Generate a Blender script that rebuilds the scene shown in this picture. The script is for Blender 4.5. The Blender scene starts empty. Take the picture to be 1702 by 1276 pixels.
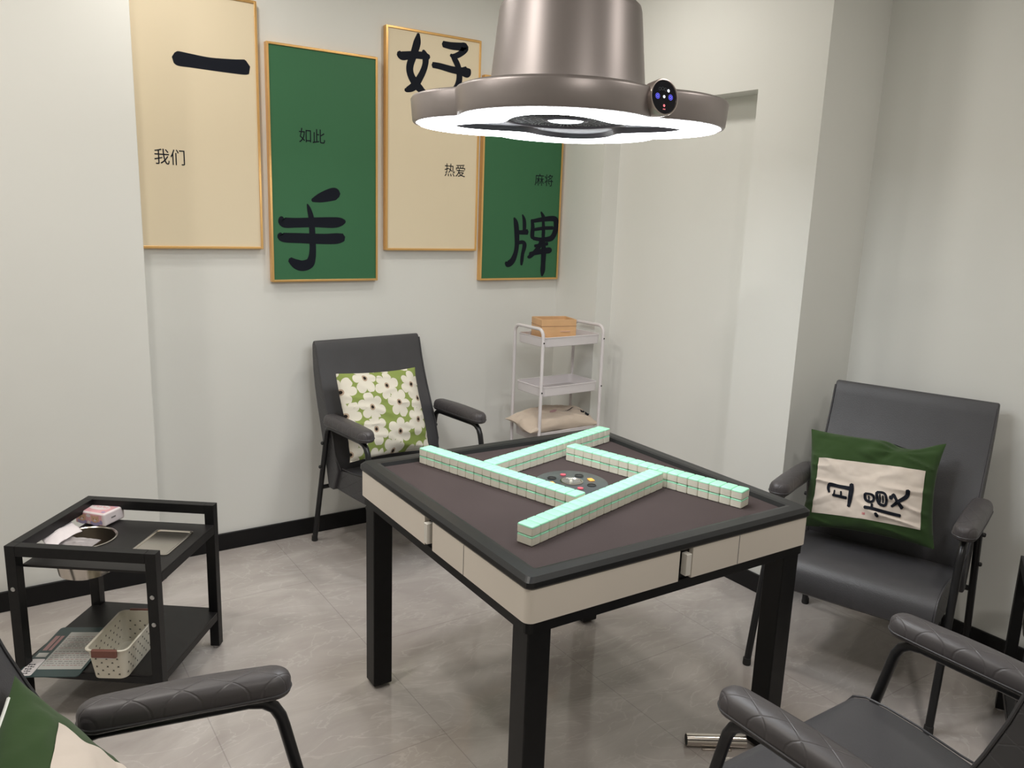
import bpy, bmesh, math, random
from mathutils import Vector, Matrix
random.seed(7)
C = bpy.context.scene.collection
PI = math.pi

# ---------------------------------------------------------------- camera
CAM_H, F_PX, YAW, PITCH, ROLL = 1.56561, 1324.05, 0.97595, 0.207134, 0.035518
_f = Vector((math.cos(YAW)*math.cos(PITCH), math.sin(YAW)*math.cos(PITCH), -math.sin(PITCH)))
_r = Vector((math.sin(YAW), -math.cos(YAW), 0)); _u = _r.cross(_f)
_r2 = math.cos(ROLL)*_r+math.sin(ROLL)*_u; _u2 = -math.sin(ROLL)*_r+math.cos(ROLL)*_u
cd = bpy.data.cameras.new('camera'); cam = bpy.data.objects.new('camera', cd); C.objects.link(cam)
cd.sensor_width = 36; cd.lens = 36*F_PX/1702; cd.clip_start = .02
mw = Matrix((_r2, _u2, -_f)).transposed().to_4x4(); mw.translation = (0, 0, CAM_H)
cam.matrix_world = mw
bpy.context.scene.camera = cam

# ---------------------------------------------------------------- world, exposure, lights
sc = bpy.context.scene
sc.view_settings.view_transform = 'Standard'; sc.view_settings.look = 'None'
sc.view_settings.exposure = 0.45; sc.view_settings.gamma = 1.0; sc.view_settings.use_curve_mapping = False
w = bpy.data.worlds.new('world'); sc.world = w; w.use_nodes = True
w.node_tree.nodes['Background'].inputs[0].default_value = (.9, .95, 1, 1)
w.node_tree.nodes['Background'].inputs[1].default_value = .1
CEIL = 2.80
def downlight(x, y, power, col=(1, .95, .88), size=.20, z=CEIL-.012, spread=175):
    l = bpy.data.lights.new('ceiling_downlight', 'AREA'); l.shape = 'DISK'; l.size = size
    l.energy = power; l.color = col; l.spread = math.radians(spread)
    o = bpy.data.objects.new('ceiling_downlight', l); C.objects.link(o); o.location = (x, y, z)
DL = [(.70, 3.0, 5), (2.02, 2.64, 6.5), (.1, 1.9, 9), (2.3, .7, 6), (.9, -.3, 12), (-.7, 2.6, 9)]
for x, y, p in DL: downlight(x, y, p)
RING_E = 14.5

# ---------------------------------------------------------------- materials
def mat(name, col, rough=.5, metal=0., spec=.5, emit=None, es=0., noise=None, bump=None, coat=0., alpha=None, sheen=0.):
    m = bpy.data.materials.new(name); m.use_nodes = True
    n = m.node_tree.nodes; L = m.node_tree.links; b = n['Principled BSDF']
    b.inputs['Base Color'].default_value = (*col, 1); b.inputs['Roughness'].default_value = rough
    b.inputs['Metallic'].default_value = metal; b.inputs['Specular IOR Level'].default_value = spec
    b.inputs['Coat Weight'].default_value = coat; b.inputs['Sheen Weight'].default_value = sheen
    if alpha is not None: b.inputs['Alpha'].default_value = alpha
    if emit: b.inputs['Emission Color'].default_value = (*emit, 1); b.inputs['Emission Strength'].default_value = es
    tc = n.new('ShaderNodeTexCoord')
    if noise:
        s, amt = noise
        t = n.new('ShaderNodeTexNoise'); t.inputs['Scale'].default_value = s; t.inputs['Detail'].default_value = 4
        L.new(tc.outputs['Object'], t.inputs['Vector'])
        r = n.new('ShaderNodeMapRange'); r.inputs['To Min'].default_value = 1-amt; r.inputs['To Max'].default_value = 1+amt
        r.inputs['From Min'].default_value = .3; r.inputs['From Max'].default_value = .7
        L.new(t.outputs['Fac'], r.inputs['Value'])
        mx = n.new('ShaderNodeVectorMath'); mx.operation = 'SCALE'; mx.inputs[0].default_value = col
        L.new(r.outputs['Result'], mx.inputs['Scale']); L.new(mx.outputs['Vector'], b.inputs['Base Color'])
    if bump:
        s, st = bump
        t = n.new('ShaderNodeTexNoise'); t.inputs['Scale'].default_value = s; t.inputs['Detail'].default_value = 3
        L.new(tc.outputs['Object'], t.inputs['Vector'])
        bp = n.new('ShaderNodeBump'); bp.inputs['Strength'].default_value = st; bp.inputs['Distance'].default_value = .002
        L.new(t.outputs['Fac'], bp.inputs['Height']); L.new(bp.outputs['Normal'], b.inputs['Normal'])
    return m

def mnode(nt, op, a, b=None, c=None):
    m = nt.nodes.new('ShaderNodeMath'); m.operation = op
    for i, v in enumerate((a, b, c)):
        if v is None: continue
        if isinstance(v, (int, float)): m.inputs[i].default_value = v
        else: nt.links.new(v, m.inputs[i])
    return m.outputs[0]

def quilted(name, col, ax1, ax2, pitch, rough=.42):
    """leather with stitched diamonds across the two given object axes"""
    m = mat(name, col, rough, noise=(9, .08)); nt = m.node_tree; n = nt.nodes; L = nt.links
    tc = n.new('ShaderNodeTexCoord'); sx = n.new('ShaderNodeSeparateXYZ'); L.new(tc.outputs['Object'], sx.inputs[0])
    a, b = sx.outputs[ax1], sx.outputs[ax2]
    b2 = mnode(nt, 'MULTIPLY', b, 1.9)
    def groove(v):
        f = mnode(nt, 'PINGPONG', v, pitch/2)
        return mnode(nt, 'MINIMUM', mnode(nt, 'MULTIPLY', f, 1/.0042), 1.0)
    h = mnode(nt, 'MULTIPLY', groove(mnode(nt, 'ADD', mnode(nt, 'ADD', a, b2), 5)), groove(mnode(nt, 'ADD', mnode(nt, 'SUBTRACT', a, b2), 5)))
    t = n.new('ShaderNodeTexNoise'); t.inputs['Scale'].default_value = 220; L.new(tc.outputs['Object'], t.inputs['Vector'])
    hh = mnode(nt, 'ADD', h, mnode(nt, 'MULTIPLY', t.outputs['Fac'], .10))
    bp = n.new('ShaderNodeBump'); bp.inputs['Strength'].default_value = .5; bp.inputs['Distance'].default_value = .0015
    L.new(hh, bp.inputs['Height']); L.new(bp.outputs['Normal'], n['Principled BSDF'].inputs['Normal'])
    return m

M = {}
M['wall'] = mat('sage_wall_paint', (.765, .765, .73), .75, spec=.3, noise=(1.3, .018), bump=(60, .05))
M['ceiling'] = mat('white_ceiling_paint', (.80, .79, .76), .8)
M['baseboard'] = mat('black_baseboard', (.006, .006, .007), .4, spec=.3)
M['black_metal'] = mat('black_powder_coat', (.006, .006, .0068), .42, spec=.3, noise=(40, .15))
M['black_board'] = mat('black_laminate', (.012, .011, .0115), .42, spec=.35, noise=(15, .1))
M['black_plastic'] = mat('black_gloss_plastic', (.017, .017, .018), .3)
M['rim'] = mat('dark_satin_rim', (.013, .0135, .0145), .36, spec=.4, bump=(300, .05))
M['felt'] = mat('brown_table_cloth', (.055, .041, .040), .85, spec=.2, noise=(6, .05), bump=(900, .3))
M['beige'] = mat('champagne_apron_panel', (.80, .73, .65), .38, noise=(3, .02))
M['handle_white'] = mat('pale_handle', (.78, .75, .69), .35)
M['leather'] = mat('dark_grey_leather', (.056, .055, .060), .45, noise=(7, .08), bump=(260, .25))
M['leather_arm'] = quilted('quilted_armrest_leather', (.066, .060, .063), 0, 1, .088)
M['leather_side'] = quilted('quilted_side_leather', (.055, .054, .058), 0, 2, .10)
M['tube'] = mat('grey_black_tube', (.020, .020, .022), .32, metal=.35)
M['bolt'] = mat('zinc_bolt', (.5, .5, .5), .3, metal=1)
M['mint'] = mat('mint_tile_back', (.35, .76, .53), .35, noise=(60, .03))
M['tile'] = mat('cream_tile_body', (.80, .78, .67), .3, noise=(50, .03))
M['gold'] = mat('gold_frame', (.83, .50, .19), .3, metal=.8)
M['cream_print'] = mat('cream_print', (.79, .68, .49), .55, noise=(2, .01))
M['green_print'] = mat('green_print', (.043, .155, .070), .55, spec=.3, noise=(2, .02))
M['ink'] = mat('black_ink', (.010, .012, .019), .7, spec=.12)
M['lamp'] = mat('bronze_grey_lamp', (.33, .295, .29), .42, metal=.7, noise=(2, .04))
M['lamp_plate'] = mat('lamp_underside', (.10, .095, .115), .4, metal=.3)
M['lamp_grille'] = mat('lamp_grille', (.035, .036, .042), .45)
M['emit'] = mat('lit_diffuser', (.9, .9, .9), .5, emit=(.93, .965, 1), es=RING_E)
M['emit_c'] = mat('lit_centre_lens', (.9, .9, .9), .5, emit=(.9, 1, .97), es=5)
M['panel_rim'] = mat('panel_rim_metal', (.50, .43, .40), .32, metal=.7)
M['glass_black'] = mat('black_touch_glass', (.008, .008, .014), .08)
M['icon_w'] = mat('lit_white_icon', (.8, .8, .8), emit=(.85, .9, 1), es=1.6)
M['icon_b'] = mat('lit_blue_icon', (.1, .1, .6), emit=(.12, .12, .95), es=1.1)
M['icon_r'] = mat('lit_red_icon', (.6, .1, .1), emit=(1, .22, .25), es=.9)
M['icon_g'] = mat('dim_icon', (.12, .14, .16), .4)
M['white_metal'] = mat('white_powder_coat', (.72, .68, .69), .4)
M['tray_floor'] = mat('white_mesh_tray', (.56, .52, .53), .6)
M['wood'] = mat('light_bamboo', (.74, .45, .23), .5, noise=(12, .08))
M['pillow'] = mat('beige_pillow_cloth', (.58, .48, .39), .9, sheen=.3, noise=(8, .06), bump=(30, .5))
M['steel'] = mat('brushed_steel', (.62, .58, .53), .2, metal=1)
M['pink'] = mat('pink_wrapper', (.78, .42, .46), .35, noise=(25, .15))
M['pinklite'] = mat('pale_wrapper', (.80, .72, .73), .4)
M['lilac'] = mat('lilac_print', (.38, .33, .55), .5)
M['tan'] = mat('tan_print', (.72, .45, .30), .5)
M['paper'] = mat('white_tissue_paper', (.80, .74, .76), .85, bump=(80, .6))
M['bag'] = mat('clear_plastic_bag', (.78, .73, .75), .2, alpha=.30, bump=(25, .4))
M['teal'] = mat('dark_teal_folder', (.030, .060, .062), .3)
M['sheet'] = mat('printed_sheet', (.50, .50, .48), .5)
M['label'] = mat('white_label', (.72, .68, .69), .5)
M['print_grey'] = mat('grey_print', (.22, .20, .20), .6)
M['print_red'] = mat('rose_print', (.40, .24, .24), .6)
M['basket'] = mat('cream_basket_plastic', (.66, .62, .52), .4)
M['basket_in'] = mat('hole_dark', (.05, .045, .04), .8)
M['brown'] = mat('brown_handle_plastic', (.17, .062, .045), .4)
M['green_cloth'] = mat('dark_green_cushion_cloth', (.030, .062, .018), .9, spec=.2, sheen=.15, noise=(5, .12), bump=(24, .45))
M['cream_cloth'] = mat('cream_cushion_panel', (.66, .58, .51), .9, spec=.2, noise=(6, .04), bump=(22, .4))
M['zip'] = mat('pale_zip', (.8, .8, .76), .4)
M['disc'] = mat('grey_disc_plastic', (.060, .068, .073), .28)
M['clear'] = mat('clear_dome', (.35, .38, .4), .1, alpha=.18)
M['amber'] = mat('amber_button', (.80, .36, .07), .35, emit=(1, .42, .08), es=.25)
M['rose'] = mat('rose_button', (.62, .10, .14), .35)
M['pipe'] = mat('polished_pipe', (.62, .57, .52), .18, metal=.9)
M['rubber'] = mat('rubber_foot', (.02, .02, .02), .7)

# floor: polished grey marble-look tiles
def floor_mat():
    m = mat('marble_look_floor', (.3, .28, .26), .09); nt = m.node_tree; n = nt.nodes; L = nt.links; b = n['Principled BSDF']
    tc = n.new('ShaderNodeTexCoord')
    mp = n.new('ShaderNodeMapping'); mp.inputs['Rotation'].default_value = (0, 0, .6); mp.inputs['Scale'].default_value = (1.0, 2.0, 1)
    L.new(tc.outputs['Object'], mp.inputs[0])
    n1 = n.new('ShaderNodeTexNoise'); n1.inputs['Scale'].default_value = 1.5; n1.inputs['Detail'].default_value = 9; n1.inputs['Roughness'].default_value = .62; n1.inputs['Distortion'].default_value = 1.3
    L.new(mp.outputs[0], n1.inputs['Vector'])
    cr = n.new('ShaderNodeValToRGB'); L.new(n1.outputs['Fac'], cr.inputs[0])
    e = cr.color_ramp.elements; e[0].position = .25; e[0].color = (.38, .34, .32, 1); e[1].position = .78; e[1].color = (.57, .53, .505, 1)
    k = e.new(.5); k.color = (.46, .42, .395, 1)
    n2 = n.new('ShaderNodeTexNoise'); n2.inputs['Scale'].default_value = 2.6; n2.inputs['Detail'].default_value = 6; n2.inputs['Distortion'].default_value = 2.4
    L.new(mp.outputs[0], n2.inputs['Vector'])
    v = mnode(nt, 'ABSOLUTE', mnode(nt, 'SUBTRACT', n2.outputs['Fac'], .5))
    v = mnode(nt, 'SUBTRACT', 1.0, mnode(nt, 'MINIMUM', mnode(nt, 'MULTIPLY', v, 55), 1.0))
    n3 = n.new('ShaderNodeTexNoise'); n3.inputs['Scale'].default_value = 2; L.new(tc.outputs['Object'], n3.inputs['Vector'])
    v = mnode(nt, 'MULTIPLY', v, mnode(nt, 'MULTIPLY', n3.outputs['Fac'], .55))
    mx = n.new('ShaderNodeMix'); mx.data_type = 'RGBA'; L.new(v, mx.inputs['Factor']); L.new(cr.outputs[0], mx.inputs[6]); mx.inputs[7].default_value = (.68, .645, .62, 1)
    br = n.new('ShaderNodeTexBrick'); br.inputs['Scale'].default_value = 1; br.inputs['Brick Width'].default_value = 1.2; br.inputs['Row Height'].default_value = .6
    br.inputs['Mortar Size'].default_value = .0016; br.inputs['Mortar Smooth'].default_value = 0; br.offset = .5
    mb_ = n.new('ShaderNodeMapping'); mb_.inputs['Rotation'].default_value = (0, 0, PI/2); mb_.inputs['Location'].default_value = (.7, .115, 0)
    L.new(tc.outputs['Object'], mb_.inputs[0]); L.new(mb_.outputs[0], br.inputs['Vector'])
    m2 = n.new('ShaderNodeMix'); m2.data_type = 'RGBA'; L.new(mnode(nt, 'MULTIPLY', br.outputs['Fac'], .30), m2.inputs['Factor']); L.new(mx.outputs[2], m2.inputs[6]); m2.inputs[7].default_value = (.12, .11, .10, 1)
    L.new(m2.outputs[2], b.inputs['Base Color'])
    return m
M['floor'] = floor_mat()

def flower_mat():
    m = mat('flower_print_cotton', (.3, .4, .1), .9, spec=.2, bump=(22, .35)); nt = m.node_tree; n = nt.nodes; L = nt.links; b = n['Principled BSDF']
    tc = n.new('ShaderNodeTexCoord'); sep = n.new('ShaderNodeSeparateXYZ'); L.new(tc.outputs['Object'], sep.inputs[0])
    cmb = n.new('ShaderNodeCombineXYZ'); L.new(sep.outputs[0], cmb.inputs[0]); L.new(sep.outputs[1], cmb.inputs[1])
    S = 9.0
    vo = n.new('ShaderNodeTexVoronoi'); vo.voronoi_dimensions = '2D'; vo.inputs['Scale'].default_value = S; vo.inputs['Randomness'].default_value = .55
    L.new(cmb.outputs[0], vo.inputs['Vector'])
    sc1 = n.new('ShaderNodeVectorMath'); sc1.operation = 'SCALE'; sc1.inputs['Scale'].default_value = 1.0; L.new(vo.outputs['Position'], sc1.inputs[0])
    d = n.new('ShaderNodeVectorMath'); d.operation = 'SUBTRACT'; L.new(cmb.outputs[0], d.inputs[0]); L.new(sc1.outputs[0], d.inputs[1])
    s2 = n.new('ShaderNodeSeparateXYZ'); L.new(d.outputs[0], s2.inputs[0])
    cs = n.new('ShaderNodeSeparateColor'); L.new(vo.outputs['Color'], cs.inputs[0])
    ang = mnode(nt, 'ARCTAN2', s2.outputs[1], s2.outputs[0])
    r = mnode(nt, 'SQRT', mnode(nt, 'ADD', mnode(nt, 'MULTIPLY', s2.outputs[0], s2.outputs[0]), mnode(nt, 'MULTIPLY', mnode(nt, 'MULTIPLY', s2.outputs[1], s2.outputs[1]), .75)))
    pet = mnode(nt, 'ABSOLUTE', mnode(nt, 'SINE', mnode(nt, 'ADD', mnode(nt, 'MULTIPLY', ang, 3), mnode(nt, 'MULTIPLY', cs.outputs[0], 6))))
    wob = mnode(nt, 'MULTIPLY', mnode(nt, 'SINE', mnode(nt, 'ADD', mnode(nt, 'MULTIPLY', ang, 2), mnode(nt, 'MULTIPLY', cs.outputs[1], 6))), .006)
    R0 = mnode(nt, 'ADD', mnode(nt, 'ADD', mnode(nt, 'MULTIPLY', mnode(nt, 'POWER', pet, .5), .027), .034), wob)
    white = mnode(nt, 'LESS_THAN', r, R0)
    ring = mnode(nt, 'LESS_THAN', r, .0125); dot = mnode(nt, 'LESS_THAN', r, .0068)
    def mix(f, a, c):
        x = n.new('ShaderNodeMix'); x.data_type = 'RGBA'; L.new(f, x.inputs['Factor'])
        if isinstance(a, tuple): x.inputs[6].default_value = (*a, 1)
        else: L.new(a, x.inputs[6])
        x.inputs[7].default_value = (*c, 1); return x.outputs[2]
    c = mix(white, (.27, .34, .095), (.76, .72, .62)); c = mix(ring, c, (.45, .34, .25)); c = mix(dot, c, (.02, .015, .012))
    L.new(c, b.inputs['Base Color'])
    return m
M['flower'] = flower_mat()

# ---------------------------------------------------------------- mesh helpers
class MB:
    def __init__(s): s.v = []; s.f = []; s.mi = []; s.smooth = []
    def add(s, vs, fs, mi=0, smooth=False, T=None):
        o = len(s.v)
        for p in vs:
            p = Vector(p); s.v.append(T @ p if T else p)
        for f in fs: s.f.append([i+o for i in f]); s.mi.append(mi); s.smooth.append(smooth)
    def box(s, x0, x1, y0, y1, z0, z1, mi=0, T=None):
        vs = [(x, y, z) for z in (z0, z1) for y in (y0, y1) for x in (x0, x1)]
        s.add(vs, [(0, 2, 3, 1), (4, 5, 7, 6), (0, 1, 5, 4), (2, 6, 7, 3), (0, 4, 6, 2), (1, 3, 7, 5)], mi, False, T)
    def rings(s, R, mi=0, closed=True, caps=True, smooth=True, T=None):
        n = len(R[0]); vs = [p for r in R for p in r]; fs = []
        for i in range(len(R)-1):
            for j in range(n if closed else n-1):
                k = (j+1) % n; fs.append((i*n+j, i*n+k, (i+1)*n+k, (i+1)*n+j))
        s.add(vs, fs, mi, smooth, T)
        if caps:
            o = len(s.v)-len(vs)
            s.f.append([o+j for j in range(n)][::-1]); s.mi.append(mi); s.smooth.append(False)
            s.f.append([o+(len(R)-1)*n+j for j in range(n)]); s.mi.append(mi); s.smooth.append(False)
    def tube(s, path, r, n=12, mi=0, T=None, caps=True, closed=False):
        P = [Vector(p) for p in path]; R = []; up = None
        m = len(P)
        for i, p in enumerate(P):
            a = P[(i-1) % m] if (closed or i) else p; b = P[(i+1) % m] if (closed or i < m-1) else p
            t = (b-a).normalized()
            if up is None:
                up = t.orthogonal().normalized()
            up = (up-up.dot(t)*t).normalized(); sd = t.cross(up)
            rr = r[i] if isinstance(r, (list, tuple)) else r
            R.append([p+rr*(math.cos(2*PI*k/n)*up+math.sin(2*PI*k/n)*sd) for k in range(n)])
        if closed: R.append(R[0])
        s.rings(R, mi, True, caps and not closed, True, T)
    def lathe(s, prof, n=32, mi=0, T=None, caps=True):
        s.rings([[(r*math.cos(2*PI*k/n), r*math.sin(2*PI*k/n), z) for k in range(n)] for r, z in prof], mi, True, caps, True, T)
    def poly(s, pts, mi=0, T=None): s.add(pts, [tuple(range(len(pts)))], mi, False, T)

def obj(name, mb, mats, parent=None, loc=None, rot=None, bevel=0, seg=2, auto=40, sub=0):
    me = bpy.data.meshes.new(name); me.from_pydata([tuple(p) for p in mb.v], [], mb.f)
    if not isinstance(mats, (list, tuple)): mats = [mats]
    for m in mats: me.materials.append(M[m] if isinstance(m, str) else m)
    me.polygons.foreach_set('material_index', mb.mi); me.polygons.foreach_set('use_smooth', mb.smooth)
    bm = bmesh.new(); bm.from_mesh(me); bmesh.ops.remove_doubles(bm, verts=bm.verts, dist=1e-5)
    bmesh.ops.recalc_face_normals(bm, faces=bm.faces)
    bm.to_mesh(me); bm.free()
    o = bpy.data.objects.new(name, me); C.objects.link(o)
    if parent: o.parent = parent
    if loc: o.location = loc
    if rot: o.rotation_euler = rot
    if bevel:
        b = o.modifiers.new('bevel', 'BEVEL'); b.width = bevel; b.segments = seg; b.limit_method = 'ANGLE'; b.angle_limit = math.radians(auto); b.harden_normals = True
        me.polygons.foreach_set('use_smooth', [True]*len(me.polygons))
    if sub:
        b = o.modifiers.new('sub', 'SUBSURF'); b.levels = sub; b.render_levels = sub
    if any(me.polygons[i].use_smooth for i in range(len(me.polygons))) and not sub:
        try: me.set_sharp_from_angle(angle=math.radians(42))
        except Exception: pass
    return o

def tag(o, label=None, cat=None, group=None, kind=None):
    if label: o['label'] = label
    if cat: o['category'] = cat
    if group: o['group'] = group
    if kind: o['kind'] = kind
    return o
def thing(name, label, cat, loc=(0, 0, 0), rz=0, group=None):
    o = bpy.data.objects.new(name, None); C.objects.link(o); o.empty_display_size = .05
    o.location = loc; o.rotation_euler = (0, 0, rz)
    return tag(o, label, cat, group)
def struct(name, mb, m, bevel=0): return tag(obj(name, mb, m, bevel=bevel), kind='structure')
def copy_tree(o, parent=None):
    c = o.copy(); C.objects.link(c); c.parent = parent
    for ch in list(o.children): copy_tree(ch, c)
    return c
def arc(c, r, a0, a1, n, ax=(0, 2), base=(0, 0, 0)):
    out = []
    for i in range(n+1):
        a = math.radians(a0+(a1-a0)*i/n); p = list(base); p[ax[0]] = c[0]+r*math.cos(a); p[ax[1]] = c[1]+r*math.sin(a); out.append(tuple(p))
    return out
def rrect(hx, hy, r, n=5):
    P = []
    for cx, cy, a in ((hx-r, hy-r, 0), (-hx+r, hy-r, 90), (-hx+r, -hy+r, 180), (hx-r, -hy+r, 270)):
        for i in range(n+1):
            t = math.radians(a+90*i/n); P.append((cx+r*math.cos(t), cy+r*math.sin(t)))
    return P
def catmull(pts, k=6):
    P = [pts[0]]+list(pts)+[pts[-1]]; out = []
    for i in range(1, len(P)-2):
        for j in range(k):
            t = j/k
            out.append(tuple(.5*((2*P[i][d])+(-P[i-1][d]+P[i+1][d])*t+(2*P[i-1][d]-5*P[i][d]+4*P[i+1][d]-P[i+2][d])*t*t+(-P[i-1][d]+3*P[i][d]-3*P[i+1][d]+P[i+2][d])*t**3) for d in range(3)))
    out.append(tuple(pts[-1])); return out
def stroke(mb, pts, fn, mi=0, k=6):
    """brush stroke: (x, y, width) points -> ribbon with tapering round ends, fn(x, y) -> 3D"""
    Q = catmull(pts, k); L = []; R = []
    for i, (x, y, w_) in enumerate(Q):
        a = Q[max(i-1, 0)]; b = Q[min(i+1, len(Q)-1)]; dx, dy = b[0]-a[0], b[1]-a[1]; l = math.hypot(dx, dy) or 1
        nx, ny = -dy/l, dx/l; w_ = max(w_, 0)
        L.append((x+nx*w_/2, y+ny*w_/2)); R.append((x-nx*w_/2, y-ny*w_/2))
    def cap(i, j):
        x, y, w_ = Q[i]; dx, dy = x-Q[j][0], y-Q[j][1]; l = math.hypot(dx, dy) or 1
        return (x+dx/l*w_*.22, y+dy/l*w_*.22)
    L = [cap(0, 1)]+L+[cap(-1, -2)]; R = [L[0]]+R+[L[-1]]
    vs = [fn(*p) for p in L]+[fn(*p) for p in R]; n = len(L)
    mb.add(vs, [(i, i+1, n+i+1, n+i) for i in range(n-1)], mi)
def text_mesh(s, size, T, mb, mi=0, bold=0.0):
    c = bpy.data.curves.new('t', 'FONT'); c.body = s; c.size = size; c.align_x = 'CENTER'; c.align_y = 'CENTER'; c.offset = bold; c.resolution_u = 3
    o = bpy.data.objects.new('t', c); C.objects.link(o)
    me = bpy.data.meshes.new_from_object(o.evaluated_get(bpy.context.evaluated_depsgraph_get()))
    mb.add([v.co for v in me.vertices], [tuple(p.vertices) for p in me.polygons], mi, False, T)
    bpy.data.objects.remove(o); bpy.data.curves.remove(c); bpy.data.meshes.remove(me)

# ================================================================= the room
BY, LY, LX, RX, PX, NX = 3.61, 3.43, .557, 3.085, 2.72, 2.825   # back wall, protruding wall face / edge, right wall, pier face, niche back
WX0, WY0 = -1.6, -1.9
b = MB(); b.box(WX0-.1, RX+.2, WY0-.1, BY+.2, -.06, 0); struct('floor', b, 'floor')
b = MB(); b.box(WX0-.1, RX+.2, WY0-.1, BY+.2, CEIL, CEIL+.08); struct('ceiling', b, 'ceiling')
b = MB(); b.box(LX, PX, BY, BY+.12, 0, CEIL); struct('wall_back', b, 'wall')
b = MB(); b.box(WX0, LX, LY, BY+.12, 0, CEIL); struct('wall_back_left', b, 'wall', bevel=.003)
b = MB()   # side wall with a shallow recess, ending in a pier towards the room
outl = [(PX, BY+.12), (PX, 3.255), (NX, 3.255), (NX, 2.305), (PX, 2.305), (PX, 1.99), (RX+.12, 1.99), (RX+.12, BY+.12)]
n_ = len(outl); H1 = 2.108
b.add([(x, y, 0) for x, y in outl]+[(x, y, H1) for x, y in outl], [(i, (i+1) % n_, n_+(i+1) % n_, n_+i) for i in range(n_)])
b.poly([(PX, 3.255, H1), (NX, 3.255, H1), (NX, 2.305, H1), (PX, 2.305, H1)])
o2 = [(PX, BY+.12), (PX, 1.99), (RX+.12, 1.99), (RX+.12, BY+.12)]
b.add([(x, y, H1) for x, y in o2]+[(x, y, CEIL) for x, y in o2], [(i, (i+1) % 4, 4+(i+1) % 4, 4+i) for i in range(4)])
struct('wall_pier', b, 'wall')
b = MB(); b.box(RX, RX+.12, WY0, 1.99, 0, CEIL); struct('wall_right', b, 'wall')
b = MB(); b.box(WX0-.1, WX0, WY0, BY, 0, CEIL); struct('wall_left', b, 'wall')
b = MB(); b.box(WX0-.1, RX+.1, WY0-.1, WY0, 0, CEIL); struct('wall_front', b, 'wall')
def base(name, x0, x1, y0, y1):
    b = MB(); b.box(x0, x1, y0, y1, 0, .082); struct(name, b, 'baseboard', bevel=.003)
base('baseboard_back', LX, PX, BY-.012, BY)
base('baseboard_back_left', WX0, LX+.012, LY-.012, LY)
base('baseboard_right', RX-.012, RX, WY0, 1.99-.012)
base('baseboard_pier', PX-.012, RX-.012, 1.978, 1.99)
base('baseboard_pier_side', PX-.012, PX, 1.99, 2.305)
base('baseboard_side', PX-.012, PX, 3.255, BY-.012)
base('baseboard_niche', NX-.012, NX, 2.305, 3.255)

# ================================================================= wall panels with calligraphy
ST = {'yi': [[(736, 2141, 40), (752, 2139, 56), (800, 2137, 53), (876, 2134, 50), (967, 2136, 56), (1014, 2139, 60), (1026, 2141, 52)]], 'shou': [[(1296, 1605, 14), (1330, 1616, 39), (1373, 1630, 54), (1406, 1639, 55), (1425, 1640, 32)], [(1153, 1528, 16), (1163, 1505, 44), (1223, 1504, 43), (1307, 1508, 44), (1393, 1509, 49), (1432, 1513, 39), (1454, 1516, 15)], [(1148, 1457, 14), (1157, 1439, 40), (1242, 1436, 45), (1349, 1434, 47), (1414, 1437, 49), (1446, 1443, 35)], [(1274, 1588, 6), (1282, 1565, 19), (1292, 1520, 27), (1295, 1449, 29), (1296, 1388, 31), (1291, 1347, 36), (1278, 1322, 46), (1246, 1312, 48), (1215, 1321, 43), (1188, 1341, 23)]], 'hao': [[(1825, 2389, 13), (1819, 2351, 37), (1803, 2299, 37), (1782, 2241, 37), (1787, 2201, 37), (1816, 2162, 40), (1843, 2141, 34), (1865, 2135, 13)], [(1850, 2318, 15), (1863, 2292, 33), (1861, 2251, 31), (1840, 2203, 33), (1804, 2153, 38), (1768, 2133, 24), (1757, 2135, 11)], [(1721, 2291, 24), (1742, 2280, 39), (1796, 2291, 33), (1855, 2295, 33), (1884, 2292, 20)], [(1956, 2361, 29), (2001, 2359, 34), (2051, 2362, 37), (2077, 2361, 42), (2060, 2336, 30), (2027, 2317, 25), (1997, 2315, 11)], [(1999, 2320, 11), (2022, 2300, 30), (2044, 2263, 32), (2050, 2217, 33), (2038, 2174, 35), (2011, 2155, 28), (1968, 2159, 14)], [(1902, 2260, 27), (1941, 2259, 29), (2003, 2252, 32), (2054, 2250, 35), (2092, 2251, 52), (2110, 2263, 16)]], 'pai': [[(2400, 1559, 10), (2413, 1532, 29), (2421, 1479, 32), (2424, 1419, 29), (2417, 1372, 29), (2398, 1333, 35), (2370, 1316, 34), (2355, 1326, 13)], [(2453, 1577, 8), (2465, 1551, 21), (2469, 1516, 24), (2468, 1482, 19)], [(2421, 1484, 21), (2457, 1484, 24), (2491, 1487, 30)], [(2426, 1427, 19), (2461, 1432, 21), (2474, 1415, 27), (2464, 1372, 22), (2460, 1336, 22), (2458, 1311, 13)], [(2574, 1595, 8), (2589, 1572, 22), (2599, 1552, 19)], [(2515, 1552, 16), (2523, 1517, 24), (2522, 1469, 27), (2529, 1454, 19)], [(2521, 1545, 19), (2596, 1557, 25), (2664, 1561, 30), (2680, 1539, 36), (2676, 1496, 33), (2650, 1456, 31), (2586, 1448, 22), (2529, 1454, 19)], [(2529, 1500, 16), (2598, 1509, 19), (2659, 1512, 19)], [(2590, 1554, 16), (2595, 1506, 22), (2595, 1450, 22)], [(2583, 1448, 19), (2573, 1415, 27), (2544, 1382, 25), (2512, 1357, 22), (2497, 1355, 11)], [(2540, 1413, 16), (2588, 1421, 16), (2627, 1426, 19)], [(2509, 1369, 22), (2575, 1382, 27), (2635, 1390, 33), (2654, 1392, 20)], [(2596, 1446, 22), (2602, 1385, 33), (2602, 1323, 31), (2601, 1280, 31), (2597, 1251, 11)]]}
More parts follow.
